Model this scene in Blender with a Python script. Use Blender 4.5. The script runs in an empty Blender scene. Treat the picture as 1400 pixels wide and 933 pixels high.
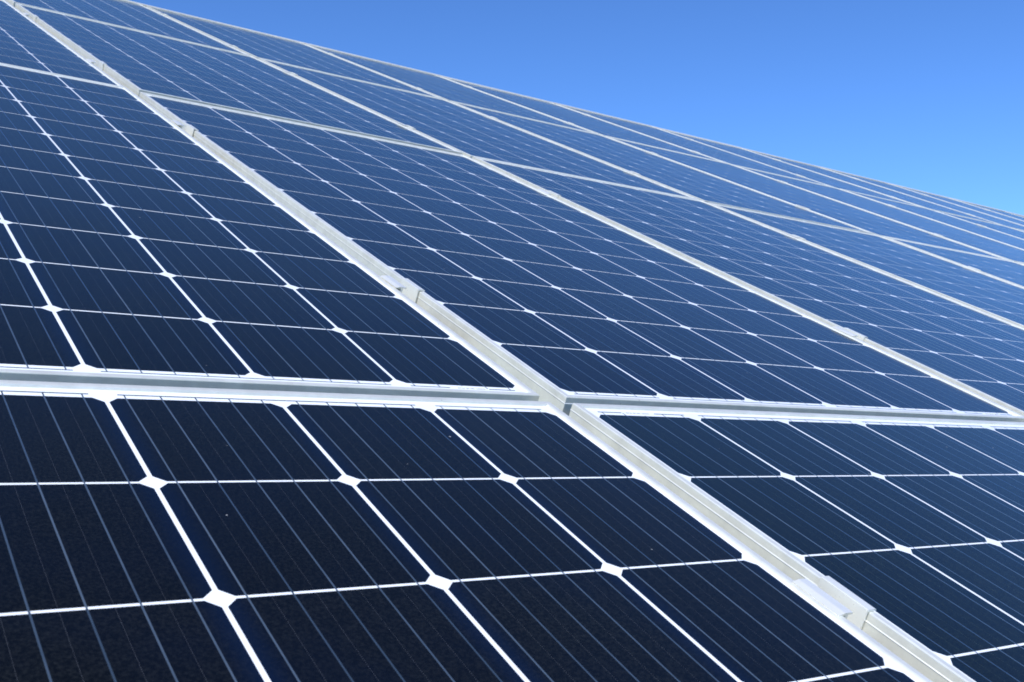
import bpy, math, random
from mathutils import Matrix, Vector, Euler

random.seed(7)
S = bpy.context.scene
COL = S.collection

# ------------------------------------------------------------------ camera
# Panel frame: x along the array, y up the slope, z out of the glass; origin = lower-left
# cell corner of the panel in the second column of the second row.
TILT = math.radians(26.28)
LIFT = 1.68
M_PLANE = Matrix.Translation((0, 0, LIFT)) @ Matrix.Rotation(TILT, 4, 'X')
CAM_R = ((0.8163576471407257, -0.5178443789834414, 0.2557291362161395),
         (0.06491856587096345, -0.3577028561219191, -0.9315762161656774),
         (0.5738865495547498, 0.7771009367357354, -0.258395747571063))
CAM_C = Vector((-0.7881989337984551, -0.9437986870734343, 0.3691206735302622))
F_PX = 1487.2787            # focal length in pixels of a 1400 pixel wide picture

cam_data = bpy.data.cameras.new("camera")
cam = bpy.data.objects.new("camera", cam_data)
COL.objects.link(cam)
r, d, f = (Vector(v) for v in CAM_R)
mc = Matrix((r, -d, -f)).transposed().to_4x4()
mc.translation = CAM_C
cam.matrix_world = M_PLANE @ mc
cam_data.sensor_width = 36
cam_data.lens = 36 * F_PX / 1400
cam_data.clip_start = 0.02
cam_data.clip_end = 5000
cam_data.dof.use_dof = True
cam_data.dof.focus_distance = 1.5
cam_data.dof.aperture_fstop = 24
S.camera = cam

# ------------------------------------------------------------------ sky, sun, exposure
SUN_P = Vector((-0.56, -0.07, 0.82)).normalized()          # towards the sun, panel frame
SUN_W = (M_PLANE.to_3x3() @ SUN_P).normalized()
elev = math.asin(SUN_W.z)
world = bpy.data.worlds.new("World")
S.world = world
world.use_nodes = True
nt = world.node_tree
sky = nt.nodes.new("ShaderNodeTexSky")
sky.sky_type = 'NISHITA'
sky.sun_disc = False
sky.sun_elevation = elev
sky.sun_rotation = math.atan2(SUN_W.x, SUN_W.y)
sky.altitude = 0
sky.air_density = 1.0
sky.dust_density = 0.0
sky.ozone_density = 10.0
bg = nt.nodes["Background"]
bg.inputs["Strength"].default_value = 0.130
grade = nt.nodes.new("ShaderNodeGamma")          # the camera's contrast on the sky as a whole
grade.inputs["Gamma"].default_value = 1.27
nt.links.new(sky.outputs[0], grade.inputs["Color"])
nt.links.new(grade.outputs[0], bg.inputs["Color"])

sun_data = bpy.data.lights.new("sun", 'SUN')
sun_data.energy = 5.0
sun_data.angle = math.radians(0.5)
sun_data.color = (1.0, 0.955, 0.88)
sun = bpy.data.objects.new("sun", sun_data)
COL.objects.link(sun)
sun.rotation_euler = SUN_W.to_track_quat('Z', 'Y').to_euler()
sun.location = (0, 0, 20)

S.view_settings.view_transform = 'Standard'
S.view_settings.look = 'None'
S.view_settings.gamma = 1
S.view_settings.exposure = 0.0
S.render.engine = 'CYCLES'
S.cycles.use_denoising = True
S.cycles.max_bounces = 8
S.cycles.pixel_filter_type = 'BLACKMAN_HARRIS'
S.cycles.filter_width = 1.7

# ------------------------------------------------------------------ measures (metres)
PX, PY = 1.0147262, 1.9688612        # pitch of the panels along and up the slope
SX, SY = 0.1598584, 0.15875          # pitch of the cells
NX, NY = 6, 12
CW, CH, CHAMFER = 0.1560, 0.1560, 0.0085
W, L = NX * SX, NY * SY
X0, X1, Y0, Y1 = -0.0125, W + 0.0108, -0.0235, L + 0.0240   # outer edges of a frame
TOP, DEEP = 0.0028, -0.038
COLS = range(-1, 13)
ROWS = range(0, 4)
C0 = Vector((0.48, 0.95, 0))
# small settling of the nearest panels: shift in mm, rotation in milliradians
SETTLE = {(0, 0): (-1.97, 1.65, -0.13, -3.31, -1.4, -0.03), (0, 1): (-3.41, 2.11, 0.11, 3.2, -1.61, -0.95),
          (1, 0): (-0.16, 0.48, 0.57, -4.03, 2.34, 2.19), (1, 1): (0.19, -0.59, -1.64, 0.84, 1.16, 0.24),
          (1, 2): (3.0, -0.79, 0.77, -2.08, 0.55, -0.7), (2, 1): (-1.45, -0.46, -1.1, 1.89, -1.01, 0.36)}


TINT = {(0, 0): (1.0, 1.0, 1.0), (1, 0): (0.95, 1.2, 0.75), (0, 1): (0.9, 0.95, 1.0), (1, 1): (1.0, 1.0, 1.3), (2, 1): (0.9, 1.0, 1.2)}


# ------------------------------------------------------------------ helpers
def tag(o, label=None, cat=None, group=None, kind=None):
    for k, v in (("label", label), ("category", cat), ("group", group), ("kind", kind)):
        if v:
            o[k] = v
    return o


def mesh(name, verts, faces, mat, smooth=False):
    m = bpy.data.meshes.new(name)
    m.from_pydata(verts, [], faces)
    m.update()
    m.materials.append(mat)
    if smooth:
        for p in m.polygons:
            p.use_smooth = True
    return m


def link(name, me, parent=None, mat4=None):
    o = bpy.data.objects.new(name, me)
    COL.objects.link(o)
    if parent:
        o.parent = parent
    if mat4 is not None:
        o.matrix_local = mat4
    return o


class Geo:
    """Collects boxes and prisms for one mesh."""
    def __init__(self):
        self.v, self.f = [], []

    def add(self, verts, faces):
        n = len(self.v)
        self.v += [tuple(v) for v in verts]
        self.f += [tuple(i + n for i in q) for q in faces]

    def box(self, a, b):
        (x0, y0, z0), (x1, y1, z1) = a, b
        self.add([(x0, y0, z0), (x1, y0, z0), (x1, y1, z0), (x0, y1, z0), (x0, y0, z1), (x1, y0, z1), (x1, y1, z1), (x0, y1, z1)],
                 [(3, 2, 1, 0), (4, 5, 6, 7), (0, 1, 5, 4), (1, 2, 6, 5), (2, 3, 7, 6), (3, 0, 4, 7)])

    def bar(self, p, q, w, h):
        p, q = Vector(p), Vector(q)
        t = (q - p).normalized()
        s = t.cross(Vector((0, 0, 1)))
        s = s.normalized() if s.length > 1e-6 else Vector((1, 0, 0))
        u = s.cross(t)
        c = [(-w / 2, -h / 2), (w / 2, -h / 2), (w / 2, h / 2), (-w / 2, h / 2)]
        vs = [p + s * a + u * b for a, b in c] + [q + s * a + u * b for a, b in c]
        self.add(vs, [(0, 1, 2, 3), (7, 6, 5, 4), (4, 5, 1, 0), (5, 6, 2, 1), (6, 7, 3, 2), (7, 4, 0, 3)])

    def strip(self, x0, y0, x1, y1, z, t=0.0001):
        self.box((x0, y0, z - t), (x1, y1, z))

    def octagon(self, cx, cy, z, t=0.0003):
        pts = OCT
        n = len(pts)
        vs = [(cx + x, cy + y, z) for x, y in pts] + [(cx + x, cy + y, z - t) for x, y in pts]
        self.add(vs, [tuple(range(n))] + [(i, i + n, (i + 1) % n + n, (i + 1) % n) for i in range(n)])

    def mesh(self, name, mat):
        return mesh(name, self.v, self.f, mat)


hx, hy, ch = CW / 2, CH / 2, CHAMFER
OCT = [(-hx + ch, -hy), (hx - ch, -hy), (hx, -hy + ch), (hx, hy - ch), (hx - ch, hy), (-hx + ch, hy), (-hx, hy - ch), (-hx, -hy + ch)]


# ------------------------------------------------------------------ materials
def new_mat(name):
    m = bpy.data.materials.new(name)
    m.use_nodes = True
    return m, m.node_tree, m.node_tree.nodes["Principled BSDF"]


def node(t, kind, **kw):
    n = t.nodes.new(kind)
    for k, v in kw.items():
        if k in n.inputs:
            n.inputs[k].default_value = v
        else:
            setattr(n, k, v)
    return n


def math_node(t, op, a, b=None, c=None):
    n = t.nodes.new("ShaderNodeMath")
    n.operation = op
    for i, v in enumerate((a, b, c)):
        if v is None:
            continue
        if isinstance(v, (int, float)):
            n.inputs[i].default_value = v
        else:
            t.links.new(v, n.inputs[i])
    return n.outputs[0]


def mix_col(t, fac, a, b, blend='MIX'):
    n = t.nodes.new("ShaderNodeMix")
    n.data_type = 'RGBA'
    n.blend_type = blend
    for sock, v in ((n.inputs["Factor"], fac), (n.inputs["A"], a), (n.inputs["B"], b)):
        if isinstance(v, (int, float)):
            sock.default_value = v
        elif isinstance(v, tuple):
            sock.default_value = v + (1,)
        else:
            t.links.new(v, sock)
    return n.outputs["Result"]


def ramp(t, fac, lo, hi):
    n = t.nodes.new("ShaderNodeMapRange")
    n.inputs["From Min"].default_value = lo
    n.inputs["From Max"].default_value = hi
    t.links.new(fac, n.inputs["Value"])
    return n.outputs["Result"]


def noise(t, vec, scale, detail=2.0, rough=0.5):
    n = node(t, "ShaderNodeTexNoise", Scale=scale, Detail=detail, Roughness=rough)
    t.links.new(vec, n.inputs["Vector"])
    return n.outputs["Fac"]


def world_shifted(t):
    """Object coordinates shifted by the object's place, so that no two pieces share a pattern."""
    tc = t.nodes.new("ShaderNodeTexCoord")
    oi = t.nodes.new("ShaderNodeObjectInfo")
    a = t.nodes.new("ShaderNodeVectorMath")
    a.operation = 'ADD'
    t.links.new(tc.outputs["Object"], a.inputs[0])
    t.links.new(oi.outputs["Location"], a.inputs[1])
    return tc, oi, a.outputs[0]


def specks(t, vec, scale, size, share, dims='3D'):
    """Sparse dust specks: 1 inside a speck."""
    v = node(t, "ShaderNodeTexVoronoi", voronoi_dimensions=dims, Scale=scale, Randomness=1.0)
    t.links.new(vec, v.inputs["Vector"])
    sep = t.nodes.new("ShaderNodeSeparateColor")
    t.links.new(v.outputs["Color"], sep.inputs[0])
    near = math_node(t, 'LESS_THAN', v.outputs["Distance"], math_node(t, 'MULTIPLY', sep.outputs[1], size))
    pick = math_node(t, 'LESS_THAN', sep.outputs[0], share)
    return math_node(t, 'MULTIPLY', near, pick)


def cell_material(name, detailed):
    m, t, b = new_mat(name)
    tc, oi, vec = world_shifted(t)
    grain = noise(t, vec, 420, 3.0, 0.65)
    cloud = noise(t, vec, 9, 2.0)
    col = mix_col(t, ramp(t, grain, 0.42, 0.74), (0.0022, 0.0024, 0.0022), (0.0110, 0.0120, 0.0115))
    col = mix_col(t, math_node(t, 'MULTIPLY', ramp(t, cloud, 0.35, 0.7), 0.35), col, (0.002, 0.004, 0.012))
    if detailed:
        sep = t.nodes.new("ShaderNodeSeparateXYZ")
        t.links.new(tc.outputs["Object"], sep.inputs[0])
        x, y = sep.outputs[0], sep.outputs[1]
        edge = ramp(t, math_node(t, 'ABSOLUTE', x), 0.060, 0.078)      # bluer coating towards the sides of the wafer
        col = mix_col(t, math_node(t, 'MULTIPLY', edge, 0.65), col, (0.0025, 0.0080, 0.028))
        # finger joints: a faint dotted line halfway between the ribbons
        mx = math_node(t, 'ABSOLUTE', math_node(t, 'SUBTRACT', math_node(t, 'MODULO', math_node(t, 'ADD', x, 0.078), 0.0312), 0.0))
        near0 = math_node(t, 'LESS_THAN', mx, 0.00022)
        inside = math_node(t, 'LESS_THAN', math_node(t, 'ABSOLUTE', x), 0.070)
        dots = math_node(t, 'LESS_THAN', math_node(t, 'MODULO', math_node(t, 'ADD', y, 0.1), 0.0019), 0.0008)
        fac = math_node(t, 'MULTIPLY', math_node(t, 'MULTIPLY', near0, inside), dots)
        col = mix_col(t, math_node(t, 'MULTIPLY', fac, 0.55), col, (0.16, 0.17, 0.19))
    tone = math_node(t, 'MULTIPLY_ADD', oi.outputs["Random"], 0.22, 0.89)
    h = t.nodes.new("ShaderNodeHueSaturation")
    t.links.new(col, h.inputs["Color"])
    t.links.new(tone, h.inputs["Value"])
    col = mix_col(t, 1.0, h.outputs[0], oi.outputs["Color"], 'MULTIPLY')     # the batch of wafers in this panel
    dust = specks(t, vec, 26, 0.028, 0.05, '2D')
    col = mix_col(t, math_node(t, 'MULTIPLY', dust, 0.6), col, (0.45, 0.45, 0.43))
    t.links.new(col, b.inputs["Base Color"])
    film = noise(t, vec, 3.1, 3.0)
    t.links.new(math_node(t, 'MULTIPLY_ADD', film, 0.10, 0.08), b.inputs["Roughness"])
    b.inputs["IOR"].default_value = 1.29           # anti-reflective glass
    b.inputs["Sheen Weight"].default_value = 0.24    # thin dust film
    b.inputs["Sheen Roughness"].default_value = 0.25
    b.inputs["Sheen Tint"].default_value = (0.70, 1.0, 1.0, 1)
    bump = t.nodes.new("ShaderNodeBump")
    bump.inputs["Strength"].default_value = 0.10
    bump.inputs["Distance"].default_value = 0.0004
    t.links.new(grain, bump.inputs["Height"])
    t.links.new(bump.outputs[0], b.inputs["Normal"])
    return m


def backsheet_material():
    m, t, b = new_mat("white_backsheet")
    tc, oi, vec = world_shifted(t)
    n = noise(t, vec, 60, 3.0)
    col = mix_col(t, n, (0.79, 0.82, 0.84), (0.84, 0.87, 0.88))
    t.links.new(col, b.inputs["Base Color"])
    b.inputs["Roughness"].default_value = 0.14
    return m


def metal(name, base, rough, metallic, wear=0.12):
    m, t, b = new_mat(name)
    tc, oi, vec = world_shifted(t)
    n = noise(t, vec, 35, 4.0, 0.65)
    fine = noise(t, vec, 420, 2.0)
    dark = tuple(c * (1 - wear * 1.6) for c in base)
    col = mix_col(t, ramp(t, n, 0.3, 0.72), dark, base)
    dirt = specks(t, vec, 140, 0.22, 0.07)
    col = mix_col(t, math_node(t, 'MULTIPLY', dirt, 0.35), col, (0.32, 0.29, 0.25))
    t.links.new(col, b.inputs["Base Color"])
    t.links.new(math_node(t, 'MULTIPLY_ADD', fine, 0.12, rough - 0.06), b.inputs["Roughness"])
    b.inputs["Metallic"].default_value = metallic
    return m


def ribbon_material():
    m, t, b = new_mat("tinned_ribbon")
    tc, oi, vec = world_shifted(t)
    n = noise(t, vec, 55, 3.0)
    b.inputs["Metallic"].default_value = 0.90
    col = mix_col(t, ramp(t, math_node(t, 'ADD', math_node(t, 'MULTIPLY', n, 0.5), math_node(t, 'MULTIPLY', oi.outputs["Random"], 0.5)), 0.35, 0.8),
                  (0.25, 0.30, 0.28), (0.50, 0.55, 0.50))
    t.links.new(col, b.inputs["Base Color"])
    t.links.new(math_node(t, 'MULTIPLY_ADD', oi.outputs["Random"], 0.16, 0.22), b.inputs["Roughness"])
    b.inputs["Coat Weight"].default_value = 1.0        # the ribbons lie under the same glass
    b.inputs["Coat IOR"].default_value = 1.34
    b.inputs["Coat Roughness"].default_value = 0.12
    return m


def plain(name, c0, c1, scale, rough, metallic=0.0):
    m, t, b = new_mat(name)
    tc, oi, vec = world_shifted(t)
    t.links.new(mix_col(t, ramp(t, noise(t, vec, scale, 5.0, 0.6), 0.3, 0.7), c0, c1), b.inputs["Base Color"])
    b.inputs["Roughness"].default_value = rough
    b.inputs["Metallic"].default_value = metallic
    return m


M_CELL = cell_material("silicon_cell", True)
M_CELLS = cell_material("silicon_cells_far", False)
M_BACK = backsheet_material()
M_FRAME = metal("anodised_aluminium", (0.88, 0.875, 0.78), 0.33, 0.42)
M_CLAMP = metal("bare_aluminium", (0.90, 0.90, 0.83), 0.30, 0.40, 0.06)
M_RIB = ribbon_material()
M_INK = plain("grey_ink", (0.10, 0.10, 0.11), (0.18, 0.18, 0.19), 300, 0.5)
M_STEEL = plain("galvanised_steel", (0.42, 0.43, 0.44), (0.58, 0.59, 0.60), 14, 0.45, 0.7)
M_GRASS = plain("grass_ground", (0.030, 0.050, 0.014), (0.085, 0.095, 0.035), 0.9, 0.9)

# ------------------------------------------------------------------ ground
g = Geo()
R_ = 2500.0
g.add([(-R_, -R_, 0), (R_, -R_, 0), (R_, R_, 0), (-R_, R_, 0)], [(0, 1, 2, 3)])
tag(link("ground", g.mesh("ground", M_GRASS)), "rough grass ground under the solar array", None, None, "structure")


# ------------------------------------------------------------------ meshes shared by the panels
LIP = 0.0082
PROFILE = [(0.0, DEEP), (0.0, -0.0063), (-0.0007, -0.0058), (0.0, -0.0049), (0.0, TOP - 0.0011), (0.0003, TOP - 0.0004), (0.0010, TOP),
           (0.0064, TOP), (0.0077, TOP - 0.0006), (LIP, TOP - 0.0015), (LIP, -0.0007), (0.0016, -0.0007), (0.0016, DEEP + 0.0016), (0.020, DEEP + 0.0016), (0.020, DEEP)]


def rail_mesh(name, place, length):
    """A mitred frame rail: place(s, u, z) puts along/inward/up into panel coordinates."""
    n = len(PROFILE)
    vs = [place(u, u, z) for u, z in PROFILE] + [place(length - u, u, z) for u, z in PROFILE]
    fs = [(i, (i + 1) % n, (i + 1) % n + n, i + n) for i in range(n)]
    me = mesh(name, vs, fs, M_FRAME)
    import bmesh
    b = bmesh.new()
    b.from_mesh(me)
    bmesh.ops.recalc_face_normals(b, faces=b.faces)
    b.to_mesh(me)
    b.free()
    return me


FW, FL = X1 - X0, Y1 - Y0
RAILS = [rail_mesh("frame_rail", lambda s, u, z: (X0 + u, Y0 + s, z), FL),
         rail_mesh("frame_rail", lambda s, u, z: (X1 - u, Y0 + s, z), FL),
         rail_mesh("frame_rail", lambda s, u, z: (X0 + s, Y0 + u, z), FW),
         rail_mesh("frame_rail", lambda s, u, z: (X0 + s, Y1 - u, z), FW)]
e = 0.003
g = Geo()
g.box((X0 + e, Y0 + e, -0.0045), (X1 - e, Y1 - e, -0.00006))
BACK = g.mesh("backsheet", M_BACK)
g = Geo()
g.octagon(0, 0, 0.0)
CELL = g.mesh("cell", M_CELL)
BB = [(j - 2) * CW / 5 for j in range(5)]
BW = 0.0013
g = Geo()
g.strip(-BW / 2, -SY / 2, BW / 2, SY / 2, 0.00007, 0.0003)
BAR = g.mesh("busbar", M_RIB)
g = Geo()
for i in range(NX):
    for x in BB:
        cx = (i + 0.5) * SX + x
        g.strip(cx - BW / 2, 0, cx + BW / 2, L, 0.00007, 0.0003)
BARS = g.mesh("busbar", M_RIB)

# end ribbons: (first cell, last cell) runs; `cut` leaves room for the printed mark
def end_ribbon(x0, x1, cells, at_top):
    g = Geo()
    s = 1 if at_top else -1
    base = L if at_top else 0.0
    ya, yb = base + s * 0.0052, base + s * 0.0070
    g.strip(x0, min(ya, yb), x1, max(ya, yb), 0.00015, 0.0003)
    for i in cells:
        for x in BB:
            cx = (i + 0.5) * SX + x
            if x0 - 0.002 <= cx <= x1 + 0.002:
                y0, y1 = sorted((base, ya))
                g.strip(cx - BW / 2, y0, cx + BW / 2, y1, 0.00015, 0.0003)
    return g.mesh("end_ribbon", M_RIB)


def ribbon_set(flip):
    out = []
    m = 0.012
    for at_top in (False, True):
        single = at_top == flip                     # singles at the outer cells on the printed end
        if single:
            runs = [(0, 0), (1, 2), (3, 4), (5, 5)]
        else:
            runs = [(0, 1), (2, 3), (4, 5)]
        marked = 0 if flip else 5
        for a, b in runs:
            x0, x1 = a * SX + m, (b + 1) * SX - m
            if single and a == b == marked:
                w = x1 - x0
                k = (0.36, 0.74) if not flip else (0.26, 0.64)
                out.append(end_ribbon(x0, x0 + w * k[0], [a], at_top))
                out.append(end_ribbon(x0 + w * k[1], x1, [a], at_top))
            else:
                out.append(end_ribbon(x0, x1, range(a, b + 1), at_top))
    return out


RIBBONS = {False: ribbon_set(False), True: ribbon_set(True)}


def printed_mark(flip):
    """The tiny unreadable serial print at the end of a panel: short strokes of ink."""
    rnd = random.Random(3)
    g = Geo()
    x = (0.44 if not flip else 0.32) * (SX - 0.024) + 0.012 + (5 if not flip else 0) * SX
    y = -0.0076 if not flip else L + 0.0046
    for k in range(14):
        w = 0.0013
        if k in (4, 9):
            x += 0.0012
        for q in range(3):
            if rnd.random() < 0.75:
                yy = y + q * 0.0011
                g.strip(x, yy, x + w * rnd.choice((0.6, 1.0)), yy + 0.0005, 0.0001, 0.0003)
        if rnd.random() < 0.7:
            g.strip(x, y + 0.0002, x + 0.0004, y + 0.0029, 0.00008, 0.0003)
        x += 0.0024
    return g.mesh("printed_mark", M_INK)


MARK = {False: printed_mark(False), True: printed_mark(True)}


# ------------------------------------------------------------------ how large a cell shows in the photograph
def project(p):
    q = Vector(p) - CAM_C
    z = q.dot(f)
    return (700 + F_PX * q.dot(r) / z, 466.5 + F_PX * q.dot(d) / z, z)


def cell_size(mat, i, j):
    """Short side of a cell in photograph pixels (0 when it lies well outside the picture)."""
    pts = []
    for a, b in ((0, 0), (1, 0), (1, 1), (0, 1)):
        x, y, z = project(mat @ Vector(((i + a) * SX, (j + b) * SY, 0)))
        if z < 0.05:
            return 0
        pts.append((x, y))
    if min(p[0] for p in pts) > 1430 or max(p[0] for p in pts) < -30 or min(p[1] for p in pts) > 960 or max(p[1] for p in pts) < -30:
        return 0
    area = abs(sum(pts[k][0] * pts[(k + 1) % 4][1] - pts[(k + 1) % 4][0] * pts[k][1] for k in range(4))) / 2
    long_ = max(math.dist(pts[k], pts[(k + 1) % 4]) for k in range(4))
    return area / max(long_, 1e-6)


ORD = ["first", "second", "third", "fourth", "fifth", "sixth", "seventh", "eighth", "ninth", "tenth", "eleventh", "twelfth", "thirteenth", "fourteenth"]
ROWN = ["bottom row", "second row up", "third row up", "top row"]


def column_name(c):
    return "column just before the first one" if c < 0 else ORD[c] + " column from the left"


# ------------------------------------------------------------------ the panels
PANEL = {}
for rw in ROWS:
    for c in COLS:
        sx, sy, sz, ax, ay, az = SETTLE.get((c, rw)) or [random.gauss(0, k) for k in (0.5, 0.8, 0.4, 0.9, 0.8, 0.4)]
        m = (Matrix.Translation(Vector(((c - 1) * PX, (rw - 1) * PY, 0)) + C0 + Vector((sx, sy, sz)) / 1000)
             @ Euler((ax / 1000, ay / 1000, az / 1000)).to_matrix().to_4x4() @ Matrix.Translation(-C0))
        PANEL[c, rw] = m
        root = bpy.data.objects.new("solar_panel", None)
        root.empty_display_size = 0.1
        COL.objects.link(root)
        root.matrix_world = M_PLANE @ m
        tint = TINT.get((c, rw)) or (random.uniform(0.8, 1.2), random.uniform(0.9, 1.15), random.uniform(0.8, 1.2))
        tag(root, f"framed blue solar panel in the {ROWN[rw]}, {column_name(c)}", "solar panel", "solar panels of the array")
        for me in RAILS:
            link("frame_rail", me, root)
        link("backsheet", BACK, root)
        flip = rw % 2 == 0
        field = Geo()
        field_bars = Geo()
        n_single = n_bars = 0
        for j in range(NY):
            for i in range(NX):
                size = cell_size(m, i, j)
                cx, cy = (i + 0.5) * SX, (j + 0.5) * SY
                if size >= 7:
                    n_single += 1
                    cell = link("cell", CELL, root, Matrix.Translation((cx, cy, 0)))
                    cell.color = tint + (1,)
                    if size >= 30:
                        n_bars += 1
                        for x in BB:
                            link("busbar", BAR, cell, Matrix.Translation((x, 0, 0)))
                    else:
                        for x in BB:
                            field_bars.strip(cx + x - BW / 2, cy - SY / 2, cx + x + BW / 2, cy + SY / 2, 0.00007, 0.0003)
                else:
                    field.octagon(cx, cy, 0.0)
                    for x in BB:
                        field_bars.strip(cx + x - BW / 2, cy - SY / 2, cx + x + BW / 2, cy + SY / 2, 0.00007, 0.0003)
        if field.v:
            tag(link("cell_grid", field.mesh("cell_grid", M_CELLS), root), kind="stuff").color = tint + (1,)
        if field_bars.v:
            if n_single == 0:
                tag(link("busbar_lines", BARS, root), kind="stuff")
            else:
                tag(link("busbar_lines", field_bars.mesh("busbar_lines", M_RIB), root), kind="stuff")
        if c <= 3:
            for me in RIBBONS[flip]:
                link("end_ribbon", me, root)
            link("printed_mark", MARK[flip], root)

# ------------------------------------------------------------------ mid clamps on the column seams
LEFT = X1 - PX           # right edge of the left-hand frame, seen from the right-hand panel
SEC = [(LEFT - 0.0062, TOP + 0.0002), (LEFT - 0.0066, TOP + 0.0010), (LEFT - 0.0004, 0.0054), (LEFT + 0.0003, 0.0056), (LEFT + 0.0104, 0.0052), (LEFT + 0.0108, 0.0047),
       (LEFT + 0.0100, 0.0036), (LEFT + 0.0050, 0.0036), (LEFT + 0.0050, -0.022), (-0.0153, -0.022), (-0.0153, 0.0049), (-0.0149, 0.0053), (-0.0058, 0.0053), (-0.0040, 0.0046),
       (-0.0038, TOP + 0.0004), (-0.0136, TOP + 0.0002), (-0.0136, -0.025), (LEFT + 0.0020, -0.025), (LEFT + 0.0020, TOP + 0.0002)]
n = len(SEC)
half = 0.0262
vs = [(x, -half, z) for x, z in SEC] + [(x, half, z) for x, z in SEC]
# end caps as separate quads/tris of the open section
fs = [(i, (i + 1) % n, (i + 1) % n + n, i + n) for i in range(n)] + [tuple(range(n - 1, -1, -1)), tuple(range(n, 2 * n))]
CLAMP = mesh("mid_clamp", vs, fs, M_CLAMP)
import bmesh
bm = bmesh.new()
bm.from_mesh(CLAMP)
bmesh.ops.recalc_face_normals(bm, faces=bm.faces)
bmesh.ops.triangulate(bm, faces=[fc for fc in bm.faces if len(fc.verts) > 4])
bm.to_mesh(CLAMP)
bm.free()
RAIL_Y = {0: (0.385, 1.520), 1: (0.380, 1.480), 2: (0.400, 1.490), 3: (0.300, 1.500)}
for rw in ROWS:
    for k, y in enumerate(RAIL_Y[rw]):
        for c in COLS:
            if (c - 1, rw) not in PANEL:
                continue
            p_r = PANEL[c, rw] @ Vector((-0.012, y, 0))
            p_l = PANEL[c - 1, rw] @ Vector((W + 0.012, y, 0))
            lean = -math.atan2(p_r.z - p_l.z, p_r.x - p_l.x)
            z = p_r.z + 0.0003
            jit = random.gauss(0, 0.003)
            mt = Matrix.Translation(((c - 1) * PX + (PANEL[c, rw] @ Vector((0, y, 0))).x - (c - 1) * PX, p_r.y + jit, z)) @ Matrix.Rotation(lean, 4, 'Y')
            o = link("mid_clamp", CLAMP, None, M_PLANE @ mt)
            seam = "first seam" if c == 1 else (ORD[c - 1] + " seam" if c > 1 else "seam before the first column")
            tag(o, f"aluminium clamp on the {seam}, {'lower' if k == 0 else 'upper'} one in the {ROWN[rw]}", "clamp", "mid clamps holding the panels")

# ------------------------------------------------------------------ strip along the upper edge of the array
trim = bpy.data.objects.new("edge_strip", None)
COL.objects.link(trim)
trim.matrix_world = M_PLANE @ Matrix.Translation((0, 2 * PY + Y1, 0))
tag(trim, "thin aluminium strip running along the upper edge of the array against the sky", "edge strip")
g = Geo()
sec = [(-0.0090, 0.0031), (-0.0085, 0.0038), (0.0005, 0.0082), (0.0030, 0.0082), (0.0030, DEEP), (0.0006, DEEP), (0.0006, 0.0031)]
k = len(sec)
g.add([(-PX / 2 + 0.0006, y, z) for y, z in sec] + [(PX / 2 - 0.0006, y, z) for y, z in sec],
      [(i, i + k, (i + 1) % k + k, (i + 1) % k) for i in range(k)])
SECTION = g.mesh("strip_section", M_FRAME)
for c in COLS:
    p = PANEL[c, 3] @ Vector((W / 2, L, 0))
    link("strip_section", SECTION, trim, Matrix.Translation((p.x, 0.001, p.z)))

# ------------------------------------------------------------------ rails, beams and posts that carry the array
xa, xb = (min(COLS) - 1) * PX - 0.08, max(COLS) * PX + 0.08
for rw in ROWS:
    for k, y in enumerate(RAIL_Y[rw]):
        yy = (rw - 1) * PY + y
        g = Geo()
        g.box((xa, -0.02, -0.084), (xb, 0.02, -0.044))
        o = link("mounting_rail", g.mesh("mounting_rail", M_STEEL), None, M_PLANE @ Matrix.Translation((0, yy, 0)))
        tag(o, f"{'lower' if k == 0 else 'upper'} mounting rail beneath the panels of the {ROWN[rw]}", "rail", "rails under the array")
for k in range(5):
    x = xa + 0.4 + k * (xb - xa - 0.8) / 4
    root = bpy.data.objects.new("support_frame", None)
    COL.objects.link(root)
    root.location = (x, 0, 0)
    tag(root, f"galvanised support frame under the array, {ORD[k]} from the left end", "support", "supports under the array")
    a, b = M_PLANE @ Vector((0, -PY + 0.2, -0.125)), M_PLANE @ Vector((0, 3 * PY - 0.2, -0.125))
    g = Geo()
    g.bar((0, a.y, a.z), (0, b.y, b.z), 0.06, 0.08)
    link("beam", g.mesh("beam", M_STEEL), root)
    for s in (0.12, 0.5, 0.88):
        p = a.lerp(b, s)
        g = Geo()
        g.box((-0.05, p.y - 0.05, 0.0), (0.05, p.y + 0.05, p.z - 0.046))
        link("post", g.mesh("post", M_STEEL), root)
